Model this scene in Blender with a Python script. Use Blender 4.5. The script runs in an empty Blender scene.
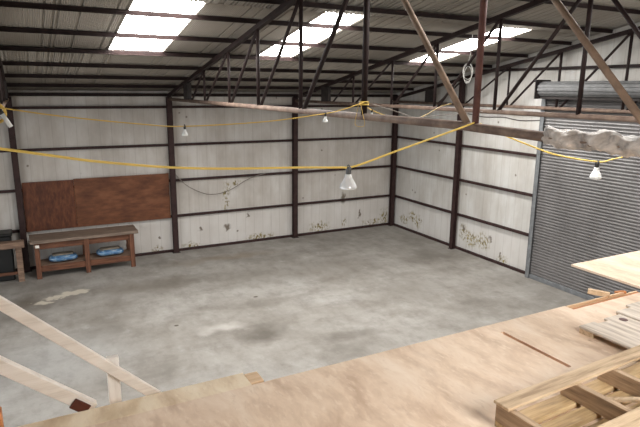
import bpy, bmesh, math, random
from mathutils import Vector, Matrix
random.seed(7)
sc = bpy.context.scene
COL = sc.collection

# ------------------------------------------------------------------ helpers
class MB:
    """collects simple shapes into one mesh"""
    def __init__(s): s.v = []; s.f = []; s.sm = []
    def add(s, vs, fs, smooth=False):
        b = len(s.v); s.v += [Vector(v) for v in vs]
        for f in fs: s.f.append([b + i for i in f]); s.sm.append(smooth)
        return s
    def box(s, a, b, c=0.0):
        """axis aligned box; c = chamfer"""
        x0, x1 = sorted((a[0], b[0])); y0, y1 = sorted((a[1], b[1])); z0, z1 = sorted((a[2], b[2]))
        return s.obox(((x0+x1)/2, (y0+y1)/2, (z0+z1)/2), Matrix.Identity(3), ((x1-x0)/2, (y1-y0)/2, (z1-z0)/2), c)
    def obox(s, cen, rot, half, c=0.0):
        bm = bmesh.new(); bmesh.ops.create_cube(bm, size=2)
        for v in bm.verts: v.co = Vector((v.co.x*half[0], v.co.y*half[1], v.co.z*half[2]))
        if c > 0:
            c = min(c, min(half)*.45)
            bmesh.ops.bevel(bm, geom=bm.edges[:], offset=c, segments=1, affect='EDGES')
        bm.verts.index_update()
        vs = [rot @ v.co + Vector(cen) for v in bm.verts]
        fs = [[v.index for v in f.verts] for f in bm.faces]
        bm.free()
        return s.add(vs, fs)
    def bar(s, p, q, w, h, up=(0, 0, 1), c=0.0):
        """rectangular bar from p to q, w across, h along up"""
        p = Vector(p); q = Vector(q); d = q-p; L = d.length; d.normalize()
        u = Vector(up); side = d.cross(u).normalized(); u = side.cross(d).normalized()
        rot = Matrix((d, side, u)).transposed()
        return s.obox((p+q)/2, rot, (L/2, w/2, h/2), c)
    def tube(s, pts, r, n=10, caps=True):
        pts = [Vector(p) for p in pts]; rs = r if isinstance(r, (list, tuple)) else [r]*len(pts)
        vs = []; fs = []; u = None
        for i, p in enumerate(pts):
            t = (pts[min(i+1, len(pts)-1)] - pts[max(i-1, 0)]).normalized()
            if u is None:
                a = Vector((0, 0, 1)) if abs(t.z) < .9 else Vector((1, 0, 0))
                u = t.cross(a).normalized()
            else:
                u = (u - t*u.dot(t)).normalized()
            w = t.cross(u)
            for k in range(n):
                a = 2*math.pi*k/n
                vs.append(p + (u*math.cos(a) + w*math.sin(a))*rs[i])
        for i in range(len(pts)-1):
            for k in range(n):
                fs.append([i*n+k, i*n+(k+1) % n, (i+1)*n+(k+1) % n, (i+1)*n+k])
        s.add(vs, fs, True)
        if caps:
            b = len(s.v)-len(vs)
            s.f.append([b+k for k in range(n)][::-1]); s.sm.append(False)
            s.f.append([b+(len(pts)-1)*n+k for k in range(n)]); s.sm.append(False)
        return s
    def lathe(s, prof, cen, n=20):
        """profile (r,z) top to bottom about the vertical through cen"""
        vs = []; fs = []
        for r, z in prof:
            for k in range(n):
                a = 2*math.pi*k/n; vs.append((cen[0]+r*math.cos(a), cen[1]+r*math.sin(a), cen[2]+z))
        m = len(prof)
        for i in range(m-1):
            for k in range(n):
                fs.append([i*n+k, (i+1)*n+k, (i+1)*n+(k+1) % n, i*n+(k+1) % n])
        fs.append([k for k in range(n)]); fs.append([(m-1)*n+k for k in range(n)][::-1])
        return s.add(vs, fs, True)

def world_loc(o):
    v = Vector((0, 0, 0))
    while o: v += o.location; o = o.parent
    return v

def obj(name, mb, mat, parent=None):
    """one mesh object; the shapes are given in world coordinates"""
    off = world_loc(parent) if parent else Vector((0, 0, 0))
    if parent is None:                                   # origin at the base of the thing
        xs = [v.x for v in mb.v]; ys = [v.y for v in mb.v]; zs = [v.z for v in mb.v]
        off = Vector(((min(xs)+max(xs))/2, (min(ys)+max(ys))/2, min(zs)))
    me = bpy.data.meshes.new(name)
    me.from_pydata([v-off for v in mb.v], [], mb.f)
    for p, sm in zip(me.polygons, mb.sm): p.use_smooth = sm
    me.materials.append(mat); me.update()
    bm = bmesh.new(); bm.from_mesh(me); bmesh.ops.recalc_face_normals(bm, faces=bm.faces); bm.to_mesh(me); bm.free()
    o = bpy.data.objects.new(name, me); COL.objects.link(o)
    if parent: o.parent = parent
    else: o.location = off
    return o

def tag(o, label, cat, group=None, kind=None):
    o['label'] = label; o['category'] = cat
    if group: o['group'] = group
    if kind: o['kind'] = kind
    return o

def empty(name, loc, label, cat, group=None, kind=None):
    o = bpy.data.objects.new(name, None); COL.objects.link(o); o.location = loc; o.empty_display_size = .2
    return tag(o, label, cat, group, kind)

def copy_tree(o, loc, label):
    r = o.copy(); COL.objects.link(r); r.location = loc; r['label'] = label
    for ch in list(o.children):
        c = ch.copy(); COL.objects.link(c); c.parent = r
        for g in list(ch.children):
            d = g.copy(); COL.objects.link(d); d.parent = c
    return r

# ------------------------------------------------------------------ materials
def lin(c):
    return tuple(((x/255)/12.92 if x/255 <= .04045 else ((x/255+.055)/1.055)**2.4) for x in c) + (1,)

class NT:
    def __init__(s, name, rough=.7, metal=0.0, spec=.5):
        s.m = bpy.data.materials.new(name); s.m.use_nodes = True; s.t = s.m.node_tree; s.N = s.t.nodes; s.L = s.t.links
        s.b = s.N['Principled BSDF']; s.b.inputs['Roughness'].default_value = rough; s.b.inputs['Metallic'].default_value = metal
        s.b.inputs['Specular IOR Level'].default_value = spec
    def n(s, typ, **kw):
        x = s.N.new(typ)
        for k, v in kw.items():
            if k in x.inputs: x.inputs[k].default_value = v
            else: setattr(x, k, v)
        return x
    def link(s, a, b): s.L.new(a, b)
    def coord(s, kind='Object', rand=0):
        tc = s.n('ShaderNodeTexCoord').outputs[kind]
        if kind == 'World': tc = s.n('ShaderNodeNewGeometry').outputs['Position']
        if rand:
            oi = s.n('ShaderNodeObjectInfo'); m = s.n('ShaderNodeVectorMath', operation='MULTIPLY')
            m.inputs[0].default_value = (37.1*rand, 19.7*rand, 7.3*rand); s.link(oi.outputs['Random'], m.inputs[1])
            a = s.n('ShaderNodeVectorMath', operation='ADD'); s.link(tc, a.inputs[0]); s.link(m.outputs[0], a.inputs[1]); tc = a.outputs[0]
        return tc
    def pos(s): return s.n('ShaderNodeNewGeometry').outputs['Position']
    def noise(s, co, scale=5, stretch=(1, 1, 1), detail=4, rough=.6):
        m = s.n('ShaderNodeMapping'); m.inputs['Scale'].default_value = stretch; s.link(co, m.inputs['Vector'])
        x = s.n('ShaderNodeTexNoise'); x.inputs['Scale'].default_value = scale; x.inputs['Detail'].default_value = detail; x.inputs['Roughness'].default_value = rough
        s.link(m.outputs[0], x.inputs['Vector']); return x.outputs['Fac']
    def ramp(s, fac, stops):
        r = s.n('ShaderNodeValToRGB'); e = r.color_ramp.elements
        while len(e) < len(stops): e.new(.5)
        for i, (p, c) in enumerate(stops):
            e[i].position = p; e[i].color = c if len(c) == 4 else lin(c)
        s.link(fac, r.inputs[0]); return r.outputs[0]
    def step(s, fac, a, b, lo=0., hi=1.):
        r = s.n('ShaderNodeMapRange'); r.clamp = True
        for k, v in (('From Min', a), ('From Max', b), ('To Min', lo), ('To Max', hi)): r.inputs[k].default_value = v
        s.link(fac, r.inputs['Value']); return r.outputs[0]
    def mix(s, fac, a, b, mode='MIX'):
        x = s.n('ShaderNodeMix', data_type='RGBA', blend_type=mode)
        for i, v in ((0, fac), (6, a), (7, b)):
            if isinstance(v, (int, float)): x.inputs[i].default_value = v
            elif isinstance(v, tuple): x.inputs[i].default_value = v if len(v) == 4 else lin(v)
            else: s.link(v, x.inputs[i])
        return x.outputs[2]
    def math(s, op, a, b=0.0):
        x = s.n('ShaderNodeMath', operation=op)
        for i, v in ((0, a), (1, b)):
            if isinstance(v, (int, float)): x.inputs[i].default_value = v
            else: s.link(v, x.inputs[i])
        return x.outputs[0]
    def blob(s, co, cen, rad, inner=.45, outer=1.0):
        """1 inside an ellipsoid stain, 0 outside"""
        a = s.n('ShaderNodeVectorMath', operation='SUBTRACT'); s.link(co, a.inputs[0]); a.inputs[1].default_value = cen
        d = s.n('ShaderNodeVectorMath', operation='DIVIDE'); s.link(a.outputs[0], d.inputs[0]); d.inputs[1].default_value = rad
        l = s.n('ShaderNodeVectorMath', operation='LENGTH'); s.link(d.outputs[0], l.inputs[0])
        return s.step(l.outputs['Value'], inner, outer, 1., 0.)
    def warp(s, co, amt, scale):
        x = s.n('ShaderNodeTexNoise'); x.inputs['Scale'].default_value = scale; x.inputs['Detail'].default_value = 3; s.link(co, x.inputs['Vector'])
        a = s.n('ShaderNodeVectorMath', operation='SUBTRACT'); s.link(x.outputs['Color'], a.inputs[0]); a.inputs[1].default_value = (.5, .5, .5)
        m = s.n('ShaderNodeVectorMath', operation='SCALE'); s.link(a.outputs[0], m.inputs[0]); m.inputs['Scale'].default_value = amt
        b = s.n('ShaderNodeVectorMath', operation='ADD'); s.link(co, b.inputs[0]); s.link(m.outputs[0], b.inputs[1]); return b.outputs[0]
    def bump(s, h, strength=.3, dist=.01):
        b = s.n('ShaderNodeBump'); b.inputs['Strength'].default_value = strength; b.inputs['Distance'].default_value = dist
        s.link(h, b.inputs['Height']); s.link(b.outputs[0], s.b.inputs['Normal'])
    def color(s, c):
        if isinstance(c, tuple): s.b.inputs['Base Color'].default_value = c if len(c) == 4 else lin(c)
        else: s.link(c, s.b.inputs['Base Color'])
        return s.m

def m_steel(name, dark, light, rough=.65):
    t = NT(name, rough, 0, .25); co = t.coord('Object', 1)
    f = t.noise(co, 6, (1, 1, 1), 5)
    return t.color(t.ramp(f, [(.35, dark), (.7, light)]))
STEEL = m_steel('red_oxide_steel', (31, 20, 19), (44, 30, 28))
STEEL_W = m_steel('wall_frame_steel', (46, 31, 30), (64, 46, 44))
STEEL_T = m_steel('dusty_tube_steel', (98, 80, 71), (138, 118, 104))  # tan from dust and from light on the tube tops, put into the colour
STEEL_TAN = m_steel('tan_dusty_steel', (116, 98, 84), (152, 130, 112))  # warm light on the near diagonals is mixed into the dusty tan
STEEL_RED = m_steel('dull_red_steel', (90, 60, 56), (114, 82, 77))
STEEL_D = m_steel('dark_bracket_steel', (38, 34, 33), (60, 54, 52))

def m_flat(name, c, rough=.6, var=.12, scale=8, stretch=(1, 1, 1), spec=.5):
    t = NT(name, rough, 0, spec); co = t.coord('Object', 1); f = t.noise(co, scale, stretch, 4)
    d = tuple(max(0, x*(1-var)) for x in c); l = tuple(min(255, x*(1+var)) for x in c)
    return t.color(t.ramp(f, [(.3, d), (.7, l)]))

def m_wall(name, ax, stains, spots, up=0):
    t = NT(name, .75, 0, .3); P = t.pos()
    st = (1, 1, .12)
    f1 = t.noise(P, 1.2, (1, 1, .6), 4); f2 = t.noise(P, 7, st, 5)
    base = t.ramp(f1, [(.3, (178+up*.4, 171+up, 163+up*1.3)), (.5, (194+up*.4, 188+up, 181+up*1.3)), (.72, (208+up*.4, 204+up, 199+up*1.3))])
    streak = t.step(f2, .42, .66)
    base = t.mix(t.math('MULTIPLY', streak, .3), base, (166, 154, 142))
    sep = t.n('ShaderNodeSeparateXYZ'); t.link(P, sep.inputs[0])
    # whiter lower band
    low = t.step(sep.outputs['Z'], 1.05, 1.2, 1., 0.)
    base = t.mix(t.math('MULTIPLY', low, .45), base, (214, 210, 206))
    # fine vertical cladding ribs
    w = t.math('FRACT', t.math('MULTIPLY', sep.outputs['X' if ax == 'x' else 'Y'], 1/.3))
    rib = t.math('LESS_THAN', w, .06)
    base = t.mix(t.math('MULTIPLY', rib, .28), base, (150, 141, 132))
    # scattered holes and chips
    v = t.n('ShaderNodeTexVoronoi'); v.inputs['Scale'].default_value = 1.7; t.link(t.warp(P, .05, 9), v.inputs['Vector'])
    chip = t.step(v.outputs['Distance'], .035, .07, 1., 0.)
    gate = t.step(t.noise(P, .9, (1, 1, 1), 2), .40, .46)
    base = t.mix(t.math('MULTIPLY', t.math('MULTIPLY', chip, gate), .75), base, (95, 82, 68))
    W = t.warp(P, .35, 6)
    def total(lst):
        acc = None
        for c, r in lst:
            b = t.blob(W, c, r); acc = b if acc is None else t.math('MAXIMUM', acc, b)
        return acc
    if stains:
        sm = total(stains); n = t.step(t.noise(P, 14, (1, 1, .7), 4), .47, .56)
        mould = t.ramp(t.noise(P, 20), [(.4, (108, 96, 62)), (.62, (162, 148, 102))])
        base = t.mix(t.math('MULTIPLY', sm, n), base, mould)
    if spots:
        base = t.mix(t.math('MULTIPLY', total(spots), .85), base, (92, 78, 62))
    t.bump(rib, .5, .01)
    return t.color(base)

WALL_B = m_wall('painted_back_wall', 'x',
    [((-6.32, .08, 1.78), (.14, .3, .3)), ((-6.30, .08, 1.36), (.12, .3, .25)), ((-2.98, .08, .2), (.5, .3, .22)), ((-5.2, .08, .1), (.6, .3, .14)),
     ((-8.5, .08, .1), (.2, .3, .14)), ((-.8, .08, .15), (.5, .3, .16)), ((-.3, .08, .3), (.22, .3, .4)), ((-6.0, .08, 2.0), (.25, .3, .12)), ((-2.0, .08, .25), (.12, .3, .2)), ((-7.5, .08, .12), (.4, .3, .1))],
    [((-6.32, .08, .58), (.14, .3, .09)), ((-2.02, .08, 1.17), (.14, .3, .22)), ((-7.2, .08, .58), (.1, .3, .08)), ((-3.9, .08, 1.5), (.1, .3, .16)), ((-5.6, .08, .95), (.06, .3, .1)), ((-8.45, .08, .5), (.06, .3, .07)), ((-1.35, .08, .55), (.05, .3, .2))])
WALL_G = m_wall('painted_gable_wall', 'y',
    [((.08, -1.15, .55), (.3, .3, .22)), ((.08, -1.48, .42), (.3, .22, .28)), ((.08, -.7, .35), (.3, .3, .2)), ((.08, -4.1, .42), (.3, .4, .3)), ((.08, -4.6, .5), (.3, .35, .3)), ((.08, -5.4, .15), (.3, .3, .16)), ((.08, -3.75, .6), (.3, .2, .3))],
    [((.08, -3.72, .72), (.3, .09, .12)), ((.08, -4.9, .62), (.3, .06, .14)), ((.08, -5.3, .25), (.3, .05, .1))], 5)  # paint lifted slightly to stand in for daylight from the left doorway

def m_floor():
    t = NT('stained_concrete', .55, 0, .4); P = t.pos()
    a = t.noise(P, .45, (1, 1.3, 1), 6, .65); b = t.noise(P, 2.6, (1, .6, 1), 6, .7); c = t.noise(P, 14, (1, 1, 1), 3)
    base = t.ramp(a, [(.3, (116, 111, 104)), (.46, (142, 137, 130)), (.6, (154, 150, 144)), (.75, (166, 163, 159))])
    base = t.mix(t.step(b, .48, .7, 0., .55), base, (100, 94, 87)); base = t.mix(t.step(t.noise(P, 1.1, (.6, 1.2, 1), 6, .72), .5, .64, 0., .45), base, (112, 106, 99))
    base = t.mix(t.step(b, .28, .44, .4, 0.), base, (176, 174, 171))
    base = t.mix(t.step(c, .55, .75, 0., .15), base, (120, 112, 104))
    W = t.warp(P, .9, 1.7); W2 = t.warp(P, .5, 3.5)
    # broad worn areas; the near-left pale grey puts reflected sheen into the colour
    for cen, rad, col, k in [((-7.86, -6.6, 0), (.62, .5, 1), (80, 73, 65), .75), ((-6.3, -7.4, 0), (.7, .3, 1), (92, 85, 77), .6), ((-8.8, -2.7, 0), (1.0, .5, 1), (98, 90, 80), .6),
                             ((-5.3, -3.3, 0), (2.6, .8, 1), (112, 106, 98), .4), ((-1.4, -3.9, 0), (1.2, .6, 1), (94, 87, 79), .5), ((-10.3, -2.6, 0), (1.2, .45, 1), (104, 96, 86), .5),
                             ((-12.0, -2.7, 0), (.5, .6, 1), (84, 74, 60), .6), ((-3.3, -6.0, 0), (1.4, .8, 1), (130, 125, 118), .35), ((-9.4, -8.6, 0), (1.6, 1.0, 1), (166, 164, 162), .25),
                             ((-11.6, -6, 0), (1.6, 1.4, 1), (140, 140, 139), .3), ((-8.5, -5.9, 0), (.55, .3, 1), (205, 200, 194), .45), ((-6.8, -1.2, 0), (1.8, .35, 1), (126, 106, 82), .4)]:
        base = t.mix(t.math('MULTIPLY', t.blob(W, cen, rad, .3, 1.15), k), base, col)
    for cen, rad in [((-11.35, -2.52, 0), (.42, .1, 1)), ((-11.0, -2.35, 0), (.35, .16, 1)), ((-11.75, -2.75, 0), (.25, .16, 1))]:
        base = t.mix(t.math('MULTIPLY', t.blob(W2, cen, rad, .7, 1.0), .8), base, (196, 187, 170))
    for cen, rad in [((-11.45, -5.2, 0), (.1, .05, 1)), ((-11.6, -4.4, 0), (.05, .05, 1)), ((-9.3, -5.4, 0), (.06, .05, 1)), ((-7.2, -4.6, 0), (.07, .05, 1))]:
        base = t.mix(t.blob(P, cen, rad, .6, 1.0), base, (82, 72, 62))
    t.bump(c, .15, .004)
    r = t.step(a, .3, .7, .5, .75); t.link(r, t.b.inputs['Roughness'])
    return t.color(base)
FLOOR = m_floor()

def m_ceiling():
    t = NT('ribbed_roof_lining', .8, 0, .3); P = t.pos()
    a = t.noise(P, .8, (1, .5, 1), 4); b = t.noise(P, 5, (1, .15, 1), 4)
    base = t.ramp(a, [(.3, (150, 143, 133)), (.7, (166, 159, 149))])
    base = t.mix(t.step(b, .55, .8, 0., .18), base, (128, 119, 107))
    return t.color(base)
CEIL = m_ceiling()

def m_ply(name, light, mid, dark, grain='y', rnd=1):
    t = NT(name, .6, 0, .35); co = t.coord('Object', rnd)
    s1 = (9, 1.1, 3) if grain == 'y' else (1.1, 9, 3)
    a = t.noise(co, 1.6, s1, 5, .6); b = t.noise(co, 1.3, (1, 1, 1), 5); c = t.noise(co, 9, s1, 3)
    base = t.ramp(a, [(.32, dark), (.5, mid), (.68, light)])
    base = t.mix(t.step(b, .5, .72, 0., .35), base, dark)
    base = t.mix(t.step(c, .6, .8, 0., .3), base, light)
    v = t.n('ShaderNodeTexVoronoi'); v.inputs['Scale'].default_value = 3.2; t.link(t.warp(co, .06, 14), v.inputs['Vector'])
    base = t.mix(t.step(v.outputs['Distance'], .02, .05, .6, 0.), base, (130, 100, 78))
    return t.color(base)
def m_deck(name, light, mid, dark):
    t = NT(name, .6, 0, .3); P = t.pos()
    a = t.noise(t.warp(P, .25, 2.2), 2.4, (3.2, 1, 2), 5, .6); b = t.noise(P, 2.2, (1, .8, 1), 5, .65); c = t.noise(P, 22, (1.6, .6, 1), 3)
    base = t.ramp(a, [(.3, dark), (.5, mid), (.7, light)])
    base = t.mix(t.step(b, .52, .75, 0., .4), base, dark); base = t.mix(t.step(b, .25, .42, .45, 0.), base, light)
    base = t.mix(t.step(c, .54, .7, 0., .55), base, light); e = t.noise(t.warp(P, .1, 6), 15, (2.2, .55, 1), 4, .7); base = t.mix(t.step(e, .55, .72, 0., .5), base, dark)
    v = t.n('ShaderNodeTexVoronoi'); v.inputs['Scale'].default_value = 3.4; t.link(t.warp(P, .06, 14), v.inputs['Vector'])
    base = t.mix(t.step(v.outputs['Distance'], .02, .05, .45, 0.), base, (140, 108, 84))
    return t.color(base)
PLY = m_deck('deck_plywood', (241, 221, 200), (229, 204, 179), (204, 175, 149))
PLY_X = m_deck('edge_strip_board', (246, 230, 204), (234, 213, 183), (208, 181, 148))
PLY_RED = m_ply('red_brown_panel', (128, 84, 58), (106, 65, 43), (80, 48, 32), 'x')
PLY_RED2 = m_ply('dark_red_brown_panel', (112, 68, 45), (92, 52, 34), (70, 40, 27), 'y')

def m_wood(name, light, mid, dark, axis='x', rough=.65):
    t = NT(name, rough, 0, .35); co = t.coord('Object', 1)
    s = {'x': (1, 12, 12), 'y': (12, 1, 12), 'z': (12, 12, 1)}[axis]
    a = t.noise(co, 2.2, s, 5, .65); b = t.noise(co, 3, (1, 1, 1), 4)
    base = t.ramp(a, [(.32, dark), (.5, mid), (.68, light)])
    base = t.mix(t.step(b, .52, .72, 0., .45), base, dark)
    t.bump(a, .2, .003)
    return t.color(base)
W_PAINT = m_wood('whitewashed_timber', (242, 234, 226), (233, 224, 214), (214, 203, 192), 'x')
W_PAINTZ = m_wood('whitewashed_post', (244, 239, 233), (236, 230, 223), (218, 211, 203), 'z')
W_ORANGE = m_wood('orange_pine', (218, 152, 102), (196, 128, 80), (164, 100, 60), 'x')
W_PINE = m_wood('fresh_pine', (234, 206, 174), (220, 188, 152), (194, 160, 124), 'x')
W_PINEY = m_wood('fresh_pine_joist', (214, 172, 126), (190, 146, 102), (160, 116, 78), 'y')
W_GREY = m_wood('weathered_grey_board', (234, 222, 208), (214, 201, 187), (176, 161, 146), 'y')
W_PALY = m_wood('pallet_stringer_wood', (206, 180, 150), (172, 146, 118), (122, 102, 82), 'y')
W_PALX = m_wood('pallet_board_wood', (226, 202, 170), (204, 178, 146), (158, 132, 104), 'x')
W_PALB = m_wood('pallet_bottom_board_wood', (212, 186, 144), (184, 156, 116), (136, 112, 82), 'x')
W_BENCH = m_wood('bench_brown_wood', (124, 82, 60), (100, 65, 47), (74, 46, 34), 'x')
W_BENCHZ = m_wood('bench_leg_wood', (126, 84, 62), (102, 66, 48), (76, 48, 36), 'z')
W_BTOP = m_wood('bench_top_wood', (146, 128, 114), (122, 106, 93), (94, 80, 70), 'x')
W_TRES = m_wood('trestle_wood', (150, 124, 104), (124, 100, 84), (94, 74, 62), 'x')
W_DARKRED = m_flat('dark_red_brown_paint', (84, 36, 24), .5)
YELLOW = m_flat('yellow_cable', (248, 214, 110), .45, .04)
YELLOW_F = m_flat('dull_yellow_cable', (214, 178, 84), .5, .06)
GREYCAB = m_flat('grey_cable', (126, 118, 110), .6)
DARKCAB = m_flat('dark_cable', (70, 64, 60), .6)
WHITECAB = m_flat('white_cable', (226, 224, 218), .5)
RUBBER = m_flat('grey_socket_rubber', (92, 94, 96), .55)
RUBBER_D = m_flat('dark_socket_rubber', (52, 52, 52), .55)
BULB = m_flat('frosted_bulb_glass', (240, 242, 240), .18, .02)
SILVER = NT('silvered_bulb_glass', .16, .12); SILVER = SILVER.color((246, 248, 250))
BLACK = m_flat('black_plastic', (15, 15, 15), .5)
BLUE = NT('blue_bag_plastic', .4)
_co = BLUE.coord('Object'); BLUE = BLUE.color(BLUE.ramp(BLUE.noise(_co, 7, (1, 1, 3), 3), [(.34, (50, 80, 118)), (.48, (74, 114, 154)), (.56, (98, 136, 168)), (.66, (176, 186, 190))]))
BAGTOP = m_flat('dusty_bag_paper', (140, 130, 116), .8)
STICK = m_flat('white_sticker', (226, 222, 212), .6, .04)

def m_wrap():
    t = NT('clear_plastic_wrap', .5, 0, .4); co = t.coord('Object')
    a = t.noise(t.warp(co, .2, 5), 8, (1, 1, 1), 5); b = t.noise(co, 3, (1, 1, 1), 3)
    base = t.ramp(a, [(.34, (126, 122, 120)), (.46, (176, 166, 157)), (.6, (204, 193, 183)), (.75, (226, 221, 216))])
    base = t.mix(t.step(b, .56, .66, 0., .5), base, (118, 102, 92))
    t.bump(a, .35, .02); return t.color(base)
WRAP = m_wrap()

def m_slat():
    t = NT('grey_door_slats', .42, .25, .5); P = t.pos()
    a = t.noise(P, 1.5, (1, 1, .4), 4); b = t.noise(P, 5, (1, 2, .3), 4)
    base = t.ramp(a, [(.3, (106, 103, 102)), (.7, (124, 121, 120))])
    base = t.mix(t.step(b, .52, .75, 0., .3), base, (98, 90, 86))
    return t.color(base)
SLAT = m_slat()
GALV = m_flat('galvanised_grey', (110, 110, 110), .6)
GALV_D = m_flat('grey_guide_rail', (112, 114, 116), .45)

def m_sky():
    m = bpy.data.materials.new('daylit_fibreglass'); m.use_nodes = True; N = m.node_tree.nodes; L = m.node_tree.links
    N.clear(); out = N.new('ShaderNodeOutputMaterial'); e = N.new('ShaderNodeEmission')
    e.inputs['Color'].default_value = (1, .985, .955, 1); e.inputs['Strength'].default_value = 31.0
    L.new(e.outputs[0], out.inputs[0]); return m
SKYL = m_sky()

# ------------------------------------------------------------------ building data (metres; back wall y=0, gable wall x=0)
ZE, SL, ZC = 4.697, .1825, 4.578
YR = 10.481                                   # distance of the ridge from the back wall
XL = -16.2                                    # far gable wall
YF = -2*YR                                    # opposite eave wall
def zr(y):                                    # roof line (top chord centre)
    d = -y
    return ZE + SL*min(d, 2*YR-d)
def struct(name, mb, mat, label, cat):
    return tag(obj(name, mb, mat), label, cat, None, 'structure')

# floor runs out through the open doorway
struct('floor', MB().box((XL-9, YF-.3, -.15), (.3, .3, 0)), FLOOR, 'stained grey concrete floor of the warehouse', 'floor')
struct('wall_back', MB().box((XL-.1, .08, 0), (.2, .2, zr(0)+.1)), WALL_B, 'white painted back wall of metal cladding panels', 'wall')
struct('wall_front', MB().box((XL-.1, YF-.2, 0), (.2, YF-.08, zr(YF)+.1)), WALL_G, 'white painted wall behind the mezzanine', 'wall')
# gable walls with pitched tops
def gable(x0, x1, openings):
    mb = MB()
    ys = sorted({.08, YF-.08, -YR} | {y for o in openings for y in o[:2]}, reverse=True)
    for a, b in zip(ys[:-1], ys[1:]):
        z0 = 0
        for o in openings:
            if o[0] >= a and o[1] <= b: z0 = o[2]
        za, zb = zr(min(a, 0))+.10, zr(max(b, YF))+.10
        v = [(x0, a, z0), (x1, a, z0), (x1, b, z0), (x0, b, z0), (x0, a, za), (x1, a, za), (x1, b, zb), (x0, b, zb)]
        mb.add(v, [(0, 3, 2, 1), (4, 5, 6, 7), (0, 1, 5, 4), (1, 2, 6, 5), (2, 3, 7, 6), (3, 0, 4, 7)])
    return mb
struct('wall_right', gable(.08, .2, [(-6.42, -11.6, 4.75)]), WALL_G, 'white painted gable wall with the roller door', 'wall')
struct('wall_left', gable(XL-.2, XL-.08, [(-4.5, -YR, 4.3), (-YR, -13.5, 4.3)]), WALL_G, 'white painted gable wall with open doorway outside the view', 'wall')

# corrugated roof lining, pierced for the translucent sheets
SKY_X = [(-10.13, -9.08), (-6.98, -6.14), (-2.83, -1.93)]
SKY_Y = (4.42, 7.56)
def sky_y(side, i): return SKY_Y if side == 0 else ((1.6, 4.3) if i == 0 else (7.7, 9.9))  # front-slope sheets are unseen, positioned to light the deck and rail fronts
OFF = .125                                    # lining above the chord line
def roof_pt(x, d, off, side):
    y = -d if side == 0 else -(2*YR-d)
    return (x, y, ZE+SL*d+off)
def roof(side, name, label):
    mb = MB(); pitch = .2
    xs = [XL-.1 + i*pitch/6 for i in range(int((.2-XL+.1)/(pitch/6))+1)]
    for x0, x1 in SKY_X: xs += [x0, x1]
    xs = sorted(set(round(x, 4) for x in xs))
    amp = lambda x: .001*math.sin(2*math.pi*x/pitch)
    ds = sorted({-.2, YR} | {d for i in range(len(SKY_X)) for d in sky_y(side, i)})
    for a, b in zip(xs[:-1], xs[1:]):
        m = (a+b)/2; hole = [sky_y(side, i) for i, (p, q) in enumerate(SKY_X) if p < m < q]
        for d0, d1 in zip(ds[:-1], ds[1:]):
            if any(h0 < (d0+d1)/2 < h1 for h0, h1 in hole): continue
            mb.add([roof_pt(a, d0, OFF+amp(a), side), roof_pt(b, d0, OFF+amp(b), side), roof_pt(b, d1, OFF+amp(b), side), roof_pt(a, d1, OFF+amp(a), side)], [(0, 1, 2, 3)], True)
    o = struct(name, mb, CEIL, label, 'ceiling')
    sol = o.modifiers.new('thick', 'SOLIDIFY'); sol.thickness = .02; sol.offset = 1
    return o
roof(0, 'ceiling', 'grey ribbed roof lining sloping up from the back wall')
roof(1, 'ceiling_front', 'grey ribbed roof lining sloping down behind the mezzanine')
SKY_L = {0: ['long bright skylight nearest the left edge of the photo', 'bright skylight crossed by the nearest roof truss', 'small far bright skylight next to the gable wall'],
         1: ['skylight above the plywood deck behind the ridge', 'skylight behind the ridge beside the nearest truss', 'skylight behind the ridge next to the gable wall']}
for side in (0, 1):
    for i, (x0, x1) in enumerate(SKY_X):
        SY = sky_y(side, i)
        mb = MB(); n = 10; x0 += .005; x1 -= .005; g = .005
        for k in range(n):
            a = x0+(x1-x0)*k/n; b = x0+(x1-x0)*(k+1)/n; z = lambda x: OFF+.001*math.sin(2*math.pi*x/.2)
            mb.add([roof_pt(a, SY[0]+g, z(a), side), roof_pt(b, SY[0]+g, z(b), side), roof_pt(b, SY[1]-g, z(b), side), roof_pt(a, SY[1]-g, z(a), side)], [(0, 1, 2, 3)], True)
        o = tag(obj('skylight', mb, SKYL), SKY_L[side][i], 'skylight', 'translucent roof sheets')

# ------------------------------------------------------------------ steel frame
ORD = ['first', 'second', 'third', 'fourth', 'fifth', 'sixth', 'seventh', 'eighth', 'ninth']
PY = [.0, .90, 2.0, 3.22, 4.44, 5.69, 6.98, 8.02, 9.2, 10.3]
for i, d in enumerate(PY):
    if i == 0: lab = 'dark eaves beam running along the top of the back wall'
    else: lab = f'dark steel roof purlin, {["first","second","third","fourth","fifth","sixth","seventh","eighth","ninth, topmost"][i-1]} above the eaves beam of the back wall'
    z = ZE+SL*d+(.062 if i else -.005)
    mb = MB().bar((XL, -d, z), (.05, -d, z), .05, .078, (0, -SL, 1)); mb.bar((XL, -d-.03, z-.035), (.05, -d-.03, z-.035), .05, .008, (0, -SL, 1))
    tag(obj('roof_purlin' if i else 'eaves_beam', mb, STEEL), lab, 'purlin' if i else 'beam', 'roof purlins' if i else None)
for i, d in enumerate(PY[1::2]):
    z = ZE+SL*d+.062
    tag(obj('roof_purlin', MB().bar((XL, -(2*YR-d), z), (.05, -(2*YR-d), z), .055, .095, (0, SL, 1)), STEEL), f'dark steel roof purlin behind the ridge, {ORD[i]} from the eaves over the mezzanine', 'purlin', 'roof purlins')

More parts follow.
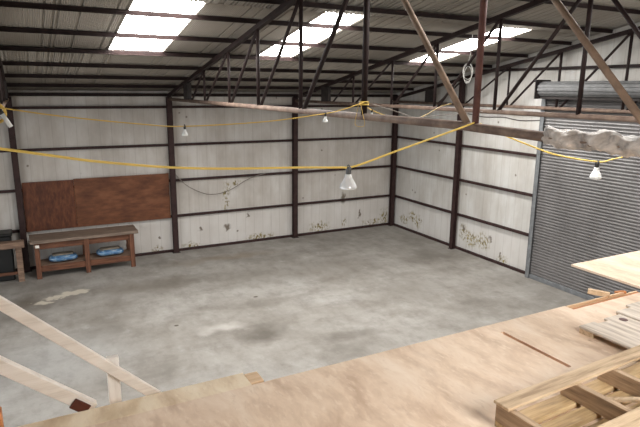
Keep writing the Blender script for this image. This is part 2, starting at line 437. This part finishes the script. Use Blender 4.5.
def hcol(mb, x, y, z1, w=.15, d=.15, along='x'):
    """H-section column"""
    t = .014
    if along == 'x':
        mb.box((x-w/2, y-d/2, 0), (x+w/2, y-d/2+t, z1)); mb.box((x-w/2, y+d/2-t, 0), (x+w/2, y+d/2, z1)); mb.box((x-t/2, y-d/2+t, 0), (x+t/2, y+d/2-t, z1))
    else:
        mb.box((x-d/2, y-w/2, 0), (x-d/2+t, y+w/2, z1)); mb.box((x+d/2-t, y-w/2, 0), (x+d/2, y+w/2, z1)); mb.box((x-d/2+t, y-t/2, 0), (x+d/2-t, y+t/2, z1))
    return mb
def column(x, y, label, along='x', top=4.64, w=.15):
    e = empty('steel_column', (x, y, 0), label, 'column', 'wall columns')
    obj('shaft', hcol(MB(), x, y, top, w, .14, along), STEEL_W, e)
    obj('base_plate', MB().box((x-.11, y-.08, 0), (x+.11, y+.075, .014)), STEEL, e)
    return e
column(-12.03, -.085, 'dark steel column on the back wall behind the long workbench left end')
column(-8, -.085, 'dark steel column on the back wall just right of the brown panels')
column(-4, -.085, 'dark steel column in the middle of the back wall, between bare white panels')
column(-.06, -.085, 'dark steel column in the corner between back wall and gable wall', top=4.6)
column(-.085, -3.457, 'dark steel column on the gable wall between the corner and the roller door', 'y', 5.2, .13)
gl = ['bottom sill rail at the floor', 'lowest girt above the floor rail', 'second girt above the floor rail', 'third girt above the floor rail', 'top girt under the eaves']
gz = [.035, 1.109, 2.1985, 3.257, 4.349]
for i, z in enumerate(gz):
    h = .035
    mb = MB().box((XL, .0, z-h), (.0, .012, z+h)); mb.box((XL, .012, z+h-.012), (.0, .075, z+h))
    tag(obj('wall_girt' if i else 'sill_rail', mb, STEEL_W), 'dark horizontal steel of the back wall, ' + gl[i], 'girt', 'back wall girts')
    mb = MB().box((.0, -6.34, z-h), (.012, -.002, z+h)); mb.box((.012, -6.34, z+h-.012), (.075, -.002, z+h))
    tag(obj('wall_girt' if i else 'sill_rail', mb, STEEL_W), 'dark horizontal steel of the gable wall, ' + gl[i], 'girt', 'gable wall girts')
mb = MB().box((.0, -17.0, 5.425), (.075, -4.0, 5.495))
tag(obj('wall_girt', mb, STEEL), 'dark horizontal girt on the gable wall above the roller door drum', 'girt')

# trusses ------------------------------------------------------------
VY = [3.651, 5.388, 6.97, 8.69, 10.481, 12.43, 14.25, 15.75, 17.31]
def truss(x, label, loc_y=0):
    e = empty('roof_truss', (x, 0, 0), label, 'truss', 'tubular steel roof trusses')
    r = .043
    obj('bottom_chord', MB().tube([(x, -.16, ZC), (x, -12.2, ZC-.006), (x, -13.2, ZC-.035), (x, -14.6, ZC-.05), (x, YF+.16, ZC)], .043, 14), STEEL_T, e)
    obj('top_chord', MB().bar((x, -.05, zr(0)-.03), (x, -YR+.0, zr(-YR)-.03), .085, .085, (0, 0, 1)), STEEL, e)
    obj('top_chord', MB().bar((x, -YR, zr(-YR)-.03), (x, YF+.05, zr(YF)-.03), .085, .085, (0, 0, 1)), STEEL, e)
    for i, y in enumerate(VY):
        rr = .027 if i in (0, 1, 7, 8) else (.032 if i in (2, 3, 6) else .038 if i == 4 else .033)
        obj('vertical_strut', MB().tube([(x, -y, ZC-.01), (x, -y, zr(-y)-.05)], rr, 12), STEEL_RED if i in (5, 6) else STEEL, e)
    n = len(VY)
    pairs = [(2.45, VY[0])] + [(VY[i], VY[i+1]) for i in range(4)] + [(VY[i+1], VY[i]) for i in range(4, 8)]
    for j, (lo, hi) in enumerate(pairs):
        s = 1 if hi > lo else -1
        rr = .024 if j in (0, 1, 8) else (.028 if j < 4 else .027 if j == 6 else .033)
        lo2 = lo + .09*s; hi2 = hi + (.16 if j == 5 else .27 if j == 6 else -.02*s)
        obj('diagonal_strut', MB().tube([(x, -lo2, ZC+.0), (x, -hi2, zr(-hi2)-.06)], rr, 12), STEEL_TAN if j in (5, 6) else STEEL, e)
    for y in (-2.15, YF+2.15):
        obj('gusset_plate', MB().box((x-.05, y-.2, ZC+.03), (x+.05, y+.2, zr(y)-.07)), STEEL_D, e)
    return e
T1 = truss(-8, 'nearest brown tubular roof truss, its lower pipe partly wrapped in plastic')
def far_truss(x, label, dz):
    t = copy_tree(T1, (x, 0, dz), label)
    for c in t.children:                              # struts of the other trusses stay dark, without the near truss's painted-in light
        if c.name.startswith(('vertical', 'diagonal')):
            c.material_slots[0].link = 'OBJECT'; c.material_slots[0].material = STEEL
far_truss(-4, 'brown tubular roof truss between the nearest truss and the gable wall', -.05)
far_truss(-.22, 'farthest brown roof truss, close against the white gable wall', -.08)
far_truss(-12.05, 'roof truss at the left edge of the photo above the workbench end', -.01)

# plastic wrapping on the near bottom chord
mb = MB(); pts = []; rs = []; rng = random.Random(3)
for i in range(60):
    y = -13.24 - i*.024
    pts.append((-8+.012*math.sin(i*.5), y, ZC-.034+.010*math.sin(i*.33+1)))
    rs.append(.060+.013*abs(math.sin(i*.2))+.004*math.sin(i*1.3)+rng.uniform(-.003, .004))
rs[0] = rs[-1] = .05
mb.tube(pts, rs, 26)
for v in mb.v:
    a = math.atan2(v.z-ZC+.034, v.x+8); k = .012*math.sin(3*a+v.y*23)+.007*math.sin(7*a-v.y*41)
    v.x += k*math.cos(a); v.z += k*math.sin(a)
tag(obj('plastic_wrap', mb, WRAP), 'crumpled clear and grey plastic wrapped round the lower pipe of the nearest truss', 'wrapping')

# ------------------------------------------------------------------ roller door
e = empty('door_1', (-.1, -9, 0), 'tall grey corrugated steel roller door in the gable wall', 'roller door', None, 'structure')
Y0, Y1 = -6.56, -11.5
prof = []; z = .12; pitch = .0762
while z < 4.86:
    for fz, fx in ((0, 0), (.12, .0), (.3, -.017), (.55, -.02), (.8, -.012), (.9, .0)):
        prof.append((-.1+fx, z+fz*pitch))
    z += pitch
vs = []; fs = []
for x, z in prof: vs += [(x, Y0, z), (x, Y1, z)]
for i in range(len(prof)-1): fs.append((2*i, 2*i+1, 2*i+3, 2*i+2))
c = obj('slat_curtain', MB().add(vs, fs), SLAT, e)
obj('bottom_rail', MB().box((-.135, Y0, .0), (-.085, Y1, .12), .008), GALV_D, e)
mb = MB().box((-.17, Y0-.03, 0), (-.155, Y0+.09, 4.75)); mb.box((-.17, Y0+.075, 0), (-.005, Y0+.09, 4.75)); mb.box((-.06, Y0-.03, 0), (-.045, Y0+.075, 4.75))
obj('guide_rail', mb, GALV_D, e)
mb = MB().box((-.17, Y1+.03, 0), (-.155, Y1-.09, 4.75)); mb.box((-.17, Y1-.075, 0), (-.005, Y1-.09, 4.75))
obj('guide_rail', mb, GALV_D, e)
# ribbed drum
vs = []; n = 48
mb = MB()
for k in range(n):
    r = .160 + (.02 if k % 4 < 2 else 0)
    a0 = 2*math.pi*k/n; a1 = 2*math.pi*(k+1)/n
    mb.add([(-.3+r*math.cos(a0), Y0, 4.96+r*math.sin(a0)), (-.3+r*math.cos(a1), Y0, 4.96+r*math.sin(a1)), (-.3+r*math.cos(a1), Y1, 4.96+r*math.sin(a1)), (-.3+r*math.cos(a0), Y1, 4.96+r*math.sin(a0))], [(0, 1, 2, 3)])
    if k % 4 in (1, 3):
        r2 = .160 + (0 if k % 4 == 1 else .02)
        mb.add([(-.3+r*math.cos(a1), Y0, 4.96+r*math.sin(a1)), (-.3+r2*math.cos(a1), Y0, 4.96+r2*math.sin(a1)), (-.3+r2*math.cos(a1), Y1, 4.96+r2*math.sin(a1)), (-.3+r*math.cos(a1), Y1, 4.96+r*math.sin(a1))], [(0, 1, 2, 3)])
obj('curtain_drum', mb, GALV, e)
obj('header_beam', MB().box((-.34, Y0, 4.72), (-.28, Y1, 4.78)), STEEL_D, e)  # dark bar spanning the door just under the drum
obj('drum_bracket', MB().box((-.52, Y0+.01, 4.72), (.0, Y0+.03, 5.18)).box((-.54, Y0-.02, 5.12), (-.1, Y0+.06, 5.18)), STEEL_D, e)
obj('drum_bracket', MB().box((-.52, Y1-.03, 4.72), (.0, Y1-.01, 5.18)), STEEL_D, e)
tag(obj('door_bolt', MB().tube([(.066, -6.33, 1.96), (.066, -6.33, 1.58)], .014, 8), STEEL_D), 'short dark vertical bolt on the gable wall by the roller door', 'bolt')

# ------------------------------------------------------------------ back wall furniture
tag(obj('wood_sheet', MB().box((-11.94, -.03, 1.07), (-10.69, -.002, 2.41), .003), PLY_RED2), 'darker reddish brown wood panel on the back wall, left one of two', 'panel')
tag(obj('wood_sheet', MB().box((-10.685, -.028, 1.07), (-8.1, -.002, 2.43), .003), PLY_RED), 'long reddish brown wood panel on the back wall, right one of two', 'panel')

# workbench
e = empty('workbench', (-10.56, -.62, 0), 'long brown wooden workbench with a low shelf against the back wall', 'workbench')
obj('bench_top', MB().box((-11.9, -.97, .95), (-9.22, -.18, 1.03), .008), W_BTOP, e)
obj('apron_rail', MB().box((-11.78, -.9, .78), (-9.36, -.865, .95), .004), W_BENCH, e)
for x in (-11.75, -10.56, -9.40):
    obj('leg', MB().box((x-.06, -.95, 0), (x+.06, -.9, .95), .005), W_BENCHZ, e)
    obj('leg', MB().box((x-.06, -.3, 0), (x+.06, -.24, .95), .005), W_BENCHZ, e)
obj('shelf', MB().box((-11.78, -.86, .30), (-9.36, -.24, .33), .003), W_TRES, e)
obj('shelf_rail', MB().box((-11.78, -.9, .17), (-9.36, -.865, .33), .004), W_BENCH, e)
st = obj('sticker', MB().box((-11.785, -.956, .84), (-11.69, -.951, .91)), STICK, e); st['label'] = 'small white sticker on the left front leg'
def bag(x, w, label):
    e = empty('cement_bag', (x, -.6, .33), label, 'bag', 'bags on the workbench shelf')
    def pillow(z0, h, sx, sy):
        vs = []; fs = []; n = 16; m = 8
        for j in range(m+1):
            t = -math.pi/2 + math.pi*j/m
            for k in range(n):
                a = 2*math.pi*k/n; c, s = math.cos(a), math.sin(a)
                cx = math.copysign(abs(c)**.45, c); cy = math.copysign(abs(s)**.45, s); q = max(math.cos(t), 0)**.5
                vs.append((x+sx*cx*q, -.6+sy*cy*q, z0+h/2+h/2*math.sin(t)*(1-.12*math.sin(5*a+x)) ))
        for j in range(m):
            for k in range(n): fs.append((j*n+k, j*n+(k+1) % n, (j+1)*n+(k+1) % n, (j+1)*n+k))
        return MB().add(vs, fs, True)
    obj('sack', pillow(.352, .16, w, .22), BLUE, e)
    obj('folded_top', pillow(.515, .03, w*.75, .16), BAGTOP, e)
bag(-11.14, .36, 'blue plastic bag on the left half of the workbench shelf')
bag(-9.95, .36, 'blue plastic bag on the right half of the workbench shelf')
tag(obj('stick', MB().tube([(-11.78, -.985, .5), (-11.62, -1.0, .34), (-11.5, -.97, .335)], .014, 8), W_TRES), 'bent pale stick hanging off the left workbench leg', 'stick') if 0 else None

# trestle table at the left edge
e = empty('trestle_table', (-12.9, -.85, 0), 'rough wooden trestle table at the left edge beside the workbench', 'table')
obj('table_top', MB().box((-13.9, -1.05, .92), (-12.02, -.8, 1.07), .008), W_TRES, e)
for x in (-12.16, -13.75):
    obj('leg', MB().box((x-.07, -.95, 0), (x+.07, -.86, .92), .006), W_TRES, e)
obj('cross_rail', MB().box((-13.7, -.93, .2), (-12.2, -.88, .27), .004), W_BENCH, e)
e = empty('black_bin', (-12.75, -.5, 0), 'black plastic bin standing behind the trestle table', 'bin')
obj('body', MB().box((-13.2, -.74, 0), (-12.3, -.28, 1.18), .03), BLACK, e)
obj('lid', MB().box((-13.23, -.77, 1.18), (-12.27, -.25, 1.25), .03), BLACK, e)

# grey cable drooping on the back wall
def catmull(P, n=8):
    P = [Vector(p) for p in P]; Q = [P[0]*2-P[1]] + P + [P[-1]*2-P[-2]]; out = []
    for i in range(1, len(Q)-2):
        for k in range(n):
            t = k/n; a, b, c, d = Q[i-1:i+3]
            out.append(.5*((2*b)+(c-a)*t+(2*a-5*b+4*c-d)*t*t+(3*b-a-3*c+d)*t**3))
    return out+[P[-1]]
def cable(name, pts, r, mat, label, cat, group=None):
    return tag(obj(name, MB().tube(catmull(pts), r, 8), mat), label, cat, group)
cable('grey_cable', [(-8.0, -.03, 2.5), (-7.6, -.03, 2.05), (-7.1, -.03, 1.76), (-6.7, -.03, 1.69), (-6.2, -.03, 1.8), (-5.6, -.03, 2.1), (-5.0, -.03, 2.25)], .012, GREYCAB, 'grey cable drooping across the back wall between two columns', 'cable')

# ------------------------------------------------------------------ lighting strings
CY = -12.40
cable('yellow_cord', [(-12.05, CY, 4.535), (-11.9, CY, 4.52), (-11.62, CY, 4.465), (-11.33, CY, 4.41), (-10.86, CY, 4.345), (-10.42, CY, 4.31), (-9.83, CY, 4.285), (-9.46, CY, 4.265), (-9.29, CY, 4.268), (-8.86, CY, 4.38), (-8.41, CY, 4.495), (-8.06, CY-.04, 4.60), (-7.965, CY-.03, 4.632)], .009, YELLOW, 'thick yellow cord sagging across the photo to the nearest truss', 'cord', 'yellow lighting cords')
cable('yellow_cord', [(-7.93, CY-.02, 4.60), (-7.63, CY, 4.495), (-7.2, CY, 4.36), (-6.78, CY, 4.245), (-6.11, CY, 4.14), (-5.85, CY, 4.155), (-5.51, CY, 4.20), (-4.8, CY, 4.38), (-4.03, CY, 4.53)], .0085, YELLOW, 'yellow cord hanging in front of the roller door below the plastic wrap', 'cord', 'yellow lighting cords')
FY = -10.58
cable('yellow_cord', [(-11.98, FY, 4.72), (-11.44, FY, 4.63), (-10.7, FY, 4.54), (-10.27, FY, 4.51), (-9.39, FY, 4.54), (-8.7, FY, 4.61), (-8.39, FY, 4.66), (-8.06, FY, 4.755)],   .0062, YELLOW_F, 'thin yellow cord running high along the back wall panels to the second truss post', 'cord', 'yellow lighting cords')
cable('yellow_cord', [(-8.0, -10.40, 4.75), (-7.7, -10.2, 4.64), (-7.2, -9.9, 4.54), (-6.4, -9.4, 4.47), (-5.6, -8.7, 4.49), (-4.7, -8.0, 4.6), (-4.05, -7.55, 4.64)],   .0062, YELLOW_F, 'thin yellow cord looping between the two nearer trusses', 'cord', 'yellow lighting cords')
def ring(cen, r, tr, ax, n=20, tilt=0):
    c = Vector(cen); u, w = ax; u = Vector(u); w = Vector(w)
    return [c+(u*math.cos(2*math.pi*k/n)+w*math.sin(2*math.pi*k/n))*r for k in range(n+1)]
mb = MB()
for k in range(3): mb.tube(ring((-8, -10.481, 4.72+.018*k), .056, 0, ((1, 0, 0), (0, 1, .25*(k % 2)))), .007, 6)
mb.tube(catmull([(-8.065, -10.5, 4.73), (-8.07, -10.56, 4.62), (-8.06, -10.6, 4.5), (-8.03, -10.5, 4.45), (-8.06, -10.38, 4.47), (-8.07, -10.42, 4.6), (-8.06, -10.45, 4.72)]), .0035, 6)
tag(obj('cord_knot', mb, YELLOW_F), 'yellow cord wound round a post of the nearest truss with a loose loop', 'cord knot')
mb = MB()
for k in range(5): mb.tube(ring((-11.98, -10.44-.022*k, 4.66), .085+.006*(k % 2), 0, ((1, 0, 0), (.0, .1, 1))), .012, 6)
tag(obj('cord_coil', mb, YELLOW_F), 'coil of yellow cord on the truss at the left edge of the photo', 'cord coil')
def bulb(x, y, zc, s, glass, label, socket=RUBBER, r=.062, cr=.009):
    z = zc-cr-.03*s+.012
    e = empty('light_bulb', (x, y, z), label, 'light bulb', 'bulbs on the lighting cords')
    obj('socket', MB().lathe([(.014*s, .03*s), (.024*s, .026*s), (.026*s, 0), (.022*s, -.012*s), (.025*s, -.03*s), (.018*s, -.036*s)], (x, y, z), 16), socket, e)
    obj('clip', MB().tube(ring((x, y, zc), cr+.008, 0, ((0, 1, 0), (0, 0, 1)), 12), .005, 6), socket, e)
    p = [(.022, -.036), (.026, -.042), (.027, -.058), (.0285, -.066), (.037, -.085), (.048, -.108), (.058, -.132), (.0615, -.146), (.062, -.154), (.059, -.162), (.046, -.169), (.024, -.173), (.004, -.174)]
    obj('glass', MB().lathe([(a*s*r/.062, b*s) for a, b in p], (x, y, z), 24), glass, e)
bulb(-9.36, CY, 4.263, .97, SILVER, 'big silvery reflector bulb on the thick yellow cord in mid photo', RUBBER, .076)
bulb(-6.11, CY, 4.14, 1.0, BULB, 'white reflector bulb hanging in front of the grey roller door', RUBBER_D, .064)
bulb(-10.27, FY, 4.51, .52, BULB, 'small far bulb on the high yellow cord, beside the column right of the brown panels', RUBBER_D, .062)
bulb(-8.60, FY, 4.62, .52, BULB, 'small far bulb just below the lower pipe of the nearest truss', RUBBER_D, .062)
bulb(-7.7, -10.20, 4.64, .52, BULB, 'small bulb beside the wound cord on the truss post', RUBBER_D, .062)
e = empty('tube_lamp', (-11.9, -10.68, 4.5), 'white tube lamp tilted under the left edge truss', 'lamp')
obj('tube', MB().tube([(-11.915, -10.68, 4.66), (-11.855, -10.68, 4.545)], .019, 12), BULB, e)
obj('lamp_base', MB().tube([(-11.935, -10.68, 4.695), (-11.915, -10.68, 4.66)], .023, 12), RUBBER_D, e)
obj('lamp_lead', MB().tube([(-11.935, -10.68, 4.695), (-11.95, -10.67, 4.73)], .01, 8), YELLOW_F, e)
mb = MB()
for k, (rx, dz, t) in enumerate(((.085, 0, .0), (.07, -.04, .25), (.095, .03, -.2))):
    c = Vector((-4.0, -7.92, 5.24+dz)); u = Vector((.72*math.cos(t)+.3*math.sin(t), -.69, .15*math.sin(3*t))).normalized()*rx; w_ = Vector((.12*t, .1*t, 1))*(.17-.01*k)
    mb.tube([c+u*math.cos(2*math.pi*q/24)+w_*math.sin(2*math.pi*q/24) for q in range(25)], .0055, 6)
mb.tube(catmull([(-4.0, -7.9, 5.40), (-3.99, -7.95, 5.6), (-4.0, -7.98, 5.95)]), .005, 6)
tag(obj('wire_coil', mb, WHITECAB), 'loose white coil of wire hanging under the roof from the middle truss', 'wire coil')
cable('grey_cable', [(-7.9, -10.5, 4.73), (-7.2, -10.0, 4.62), (-6.5, -9.6, 4.5), (-5.6, -9.1, 4.5), (-4.2, -8.6, 4.52)], .007, GREYCAB, 'thin grey cable sagging from the truss post towards the middle truss', 'cable')
cable('power_cord', [(.067, -3.6, 4.22), (.067, -4.3, 4.16), (.067, -5.0, 4.19), (.067, -5.6, 4.13), (.067, -6.3, 4.17)], .012, DARKCAB, 'thin dark cable along the gable wall between the column and the roller door', 'cable')

# ------------------------------------------------------------------ mezzanine deck
ZD = 3.4; TH = .018; JT = ZD-TH
def sheet(x0, x1, y0, y1, mat, label, dz=0, name='plywood_sheet', group='plywood deck sheets'):
    return tag(obj(name, MB().box((x0, y0, ZD-TH+dz), (x1, y1, ZD+dz)), mat), label, 'plywood sheet', group)
# edge strips
sheet(-13.0, -10.835, -13.785, -13.924, PLY_X, 'pale strip of board along the deck edge at lower left, beside the white rails', name='edge_strip', group='strips along the deck edge')
sheet(-10.76, -8.44, -13.925, -14.041, PLY, 'plywood strip along the deck edge in the middle, right of the step', name='edge_strip', group='strips along the deck edge')
sheet(-8.44, -7.56, -14.0, -14.041, PLY, 'narrow plywood strip behind the open notch at the deck edge', name='edge_strip', group='strips along the deck edge')
tag(obj('wood_offcut', MB().box((-10.832, -13.90, JT-.012), (-10.757, -13.795, ZD-.004), .003), W_PINE), 'small orange wood block filling the step at the deck edge', 'wood block')
sheet(-11.63, -9.194, -14.041, -14.551, PLY, 'large plywood sheet left of the brown gap in the deck')
sheet(-13.0, -11.63, -13.926, -14.551, PLY, 'plywood sheet at the lower left corner of the deck')
sheet(-11.63, -10.76, -13.926, -14.041, PLY, 'short plywood piece behind the pale edge strip, left of the step', name='edge_strip', group='strips along the deck edge')
sheet(-9.166, -7.0, -14.041, -14.551, PLY, 'plywood sheet right of the brown gap, under the grey planks')
sheet(-7.56, -5.2, -13.29, -14.041, PLY, 'plywood sheet jutting out over the hall at right with a free corner', dz=.002)
sheet(-7.0, -5.2, -14.041, -14.551, PLY, 'plywood sheet at the right end of the deck behind the grey planks')
sheet(-13.0, -10.42, -14.551, -15.77, PLY, 'plywood sheet at the bottom of the photo, left of the pallet')
sheet(-10.42, -7.98, -14.551, -15.77, PLY, 'plywood sheet under the broken pallet')
sheet(-7.98, -5.2, -14.551, -15.77, PLY, 'plywood sheet right of the pallet outside the view')
sheet(-13.0, -9.2, -15.77, -17.4, PLY, 'plywood sheet behind the camera, left')
sheet(-9.2, -5.2, -15.77, -17.4, PLY, 'plywood sheet behind the camera, right')
# framing under the deck

for i, x in enumerate((-12.8, -11.6, -10.4, -9.187, -7.98, -6.8, -5.4)):
    y1 = -13.34 if x > -7.9 else -13.995
    lab = ['timber joist under the deck at the far left corner', 'timber joist under the deck behind the white rails', 'timber joist under the deck right of the step', 'orange joist edge seen through the thin gap between deck sheets',
           'timber joist under the deck behind the notch', 'timber joist under the jutting sheet', 'timber joist under the right end of the deck'][i]
    tag(obj('floor_joist', MB().box((x-.025, -17.4, JT-.2), (x+.025, y1, JT), .002), W_ORANGE if i == 3 else W_PINEY), lab, 'joist', 'deck joists')
mb = MB().box((-13.0, -13.945, JT-.2), (-7.62, -13.93, JT-.001), .002); mb.box((-8.43, -13.939, JT-.03), (-7.75, -13.925, JT+.016), .001)
tag(obj('rim_joist', mb, W_PINE), 'pale timber rim board along the front edge of the deck', 'rim board')
tag(obj('rim_joist', MB().box((-13.0, -13.992, JT-.2), (-7.62, -13.947, JT-.006), .002), W_ORANGE), 'orange timber board seen in the notch behind the pale rim board', 'rim board')
tag(obj('ledger_board', MB().box((-13.0, -13.927, JT-.2), (-10.757, -13.80, JT-.013), .002), W_PINE), 'thick timber ledger under the pale edge strip at lower left', 'ledger')
tag(obj('timber_offcut', MB().obox((-7.99, -13.87, JT+.022), Matrix.Rotation(.5, 3, 'Z'), (.018, .075, .018), .003), W_PINE), 'short pale timber offcut lying across the notch at the deck edge', 'offcut', 'offcuts by the notch')
tag(obj('timber_offcut', MB().obox((-7.80, -13.92, JT+.012), Matrix.Rotation(1.25, 3, 'Z'), (.012, .045, .010), .003), W_ORANGE), 'small orange timber offcut beside the corner of the jutting sheet', 'offcut', 'offcuts by the notch')
for i, (x, y) in enumerate(((-12.8, -13.95), (-9.187, -13.95), (-5.4, -13.95), (-12.8, -17.2), (-9.187, -17.2), (-5.4, -17.2))):
    tag(obj('deck_post', MB().box((x-.06, y-.12, 0), (x+.06, y+.1, JT-.2), .005), W_PINEY), 'timber post under the mezzanine ' + ['front left', 'front middle', 'front right', 'rear left', 'rear middle', 'rear right'][i], 'post', 'posts under the deck')

# white rails of the stair at the deck edge
RY = -13.70
def rail(p, q, w, h, name, label):
    return tag(obj(name, MB().bar(p, q, w, h, (0, 0, 1), .003), W_PAINT), label, 'rail', 'whitewashed stair rails')
SLP = math.radians(42)
d = Vector((.64, 0, -.622)).normalized()
a = Vector((-11.29, RY, 3.352)); rail(a-d*1.65, a+d*.06, .03, .051, 'stair_rail', 'upper whitewashed timber rail slanting down to the deck edge at lower left')
b0 = Vector((-11.95, RY+.02, 3.663)); b1 = Vector((-11.62, RY+.02, 3.378)); dd = (b1-b0).normalized()
rail(b0-dd*.75, b1+dd*.05, .045, .062, 'stair_rail', 'lower thick whitewashed timber rail with a dark red bracket at its end')
up = Vector((0, 0, 1)); side = dd.cross(up).normalized(); u2 = side.cross(dd)
rot = Matrix((dd, side, u2)).transposed()
tag(obj('rail_bracket', MB().obox(b1-dd*.03+Vector((0, -.03, -.014)), rot, (.043, .005, .026), .002), W_DARKRED), 'dark red steel bracket at the end of the lower white rail', 'bracket')
tag(obj('rail_post', MB().box((-11.505, RY+.017, 2.55), (-11.447, RY+.05, 3.592), .003), W_PAINTZ), 'short whitewashed upright behind the upper white rail', 'post')
e = empty('newel_post', (-12.5, RY, 0), 'whitewashed newel post outside the left edge of the photo', 'post')
obj('shaft', MB().box((-12.56, RY+.06, 0), (-12.46, RY+.16, 4.75), .004), W_PAINTZ, e)
tag(obj('wood_stub', MB().box((-12.05, -13.86, ZD+.001), (-11.96, -13.80, ZD+.128), .004), W_ORANGE), 'orange wood stub at the extreme lower left of the photo', 'wood block')

# grey planks
for i, (x0, x1, y0, y1, dz) in enumerate(((-8.745, -8.60, -14.27, -15.2, .048), (-8.592, -8.44, -14.265, -15.3, .024), (-8.43, -8.265, -14.225, -15.25, .02), (-8.255, -8.08, -14.19, -15.3, .026), (-8.07, -7.9, -14.14, -15.2, .02))):
    lab = ['leftmost weathered grey plank on the deck, raised above a dark shadow', 'second weathered grey plank from the left on the deck', 'third grey plank on the deck, with a dark knot ring', 'fourth grey plank from the left at the right edge of the deck', 'grey plank farthest right, mostly out of the photo'][i]
    e = empty('weathered_plank', ((x0+x1)/2, (y0+y1)/2, ZD), lab, 'plank', 'weathered planks on the deck')
    obj('board', MB().box((x0, y0, ZD+dz-.016), (x1, y1, ZD+dz), .003), W_GREY, e)
    obj('batten', MB().box((x0+.003, y0-.004, ZD+.0005), (x1-.003, y0-.10, ZD+dz-.016), .001), W_PALX, e)
    obj('batten', MB().box((x0+.003, y1+.02, ZD+.0005), (x1-.003, y1+.12, ZD+dz-.016), .001), W_PALX, e)
    if i == 2:
        k = obj('knot', MB().lathe([(.026, .0016), (.028, .001), (.028, .0)], (-8.335, -14.30, ZD+dz), 20), W_DARKRED, e); k['label'] = 'dark round knot'
tag(obj('tape_ring', MB().tube(ring((-8.335, -14.30, ZD+.024), .036, 0, ((1, 0, 0), (0, 1, 0)), 24), .004, 6), W_BTOP), 'small brown ring lying on the third grey plank', 'ring') if 0 else None

# broken pallet
PX, PYY = -9.975, -14.765
e = empty('wooden_pallet', (PX, PYY, ZD), 'broken weathered wooden pallet lying open on the deck at lower right', 'pallet')
def pal(name, x0, x1, y0, y1, z0, z1, mat, c=.003):
    o = obj(name, MB().box((PX+x0, PYY-y0, ZD+z0), (PX+x1, PYY-y1, ZD+z1), c), mat, e); return o
for k, x in enumerate((.0, .46, .76, 1.16)):
    pal('stringer', x, x+.036, .004, 1.0, .031, .118, W_PALY, .0015)
pal('deck_board', -.012, 1.21, -.003, .085, .118, .134, W_PALX)
pal('deck_board', -.012, 1.21, .355, .475, .118, .134, W_PALX)
pal('deck_board', -.012, 1.21, .9, 1.0, .118, .134, W_PALX)
for y0, y1, x0, x1 in ((.005, .095, 0, 1.2), (.13, .205, .1, 1.2), (.245, .33, 0, 1.2), (.4, .5, 0, 1.2), (.6, .7, 0, 1.2), (.88, 1.0, 0, 1.2)):
    pal('bottom_board', x0, x1, y0, y1, .001, .03, W_PALB, .0015)
o = obj('broken_slat', MB().bar((PX+.60, PYY-.17, ZD+.045), (PX+.66, PYY-.3, ZD+.095), .03, .014, (0, 0, 1)), W_PALX, e); o['label'] = 'loose broken slat slanting inside the pallet'
e.rotation_euler = (0, 0, math.radians(2.2))

# ------------------------------------------------------------------ daylight
w = bpy.data.worlds.new('overcast_sky'); sc.world = w; w.use_nodes = True
w.node_tree.nodes['Background'].inputs[0].default_value = (.92, .96, 1, 1)
w.node_tree.nodes['Background'].inputs[1].default_value = 4.6
L = bpy.data.lights.new('doorway_portal', 'AREA'); L.shape = 'RECTANGLE'; L.size = 9.0; L.size_y = 4.3; L.cycles.is_portal = True
lo = bpy.data.objects.new('doorway_portal', L); COL.objects.link(lo); lo.location = (XL-.15, -9.0, 2.15); lo.rotation_euler = (math.radians(90), 0, math.radians(-90))

# ------------------------------------------------------------------ camera
cd = bpy.data.cameras.new('camera'); cam = bpy.data.objects.new('camera', cd); COL.objects.link(cam)
cam.location = (-11.7588, -16.3861, 4.9052); cam.rotation_euler = (1.3489, -.0102, -.4883)
cd.sensor_width = 36; cd.lens = 552.34/640*36; cd.clip_start = .05; cd.clip_end = 200
sc.camera = cam
sc.view_settings.view_transform = 'Standard'; sc.view_settings.look = 'None'; sc.view_settings.gamma = 1
sc.view_settings.use_curve_mapping = False; sc.view_settings.exposure = 0.0
sc.cycles.use_denoising = True; sc.cycles.max_bounces = 8; sc.cycles.diffuse_bounces = 6
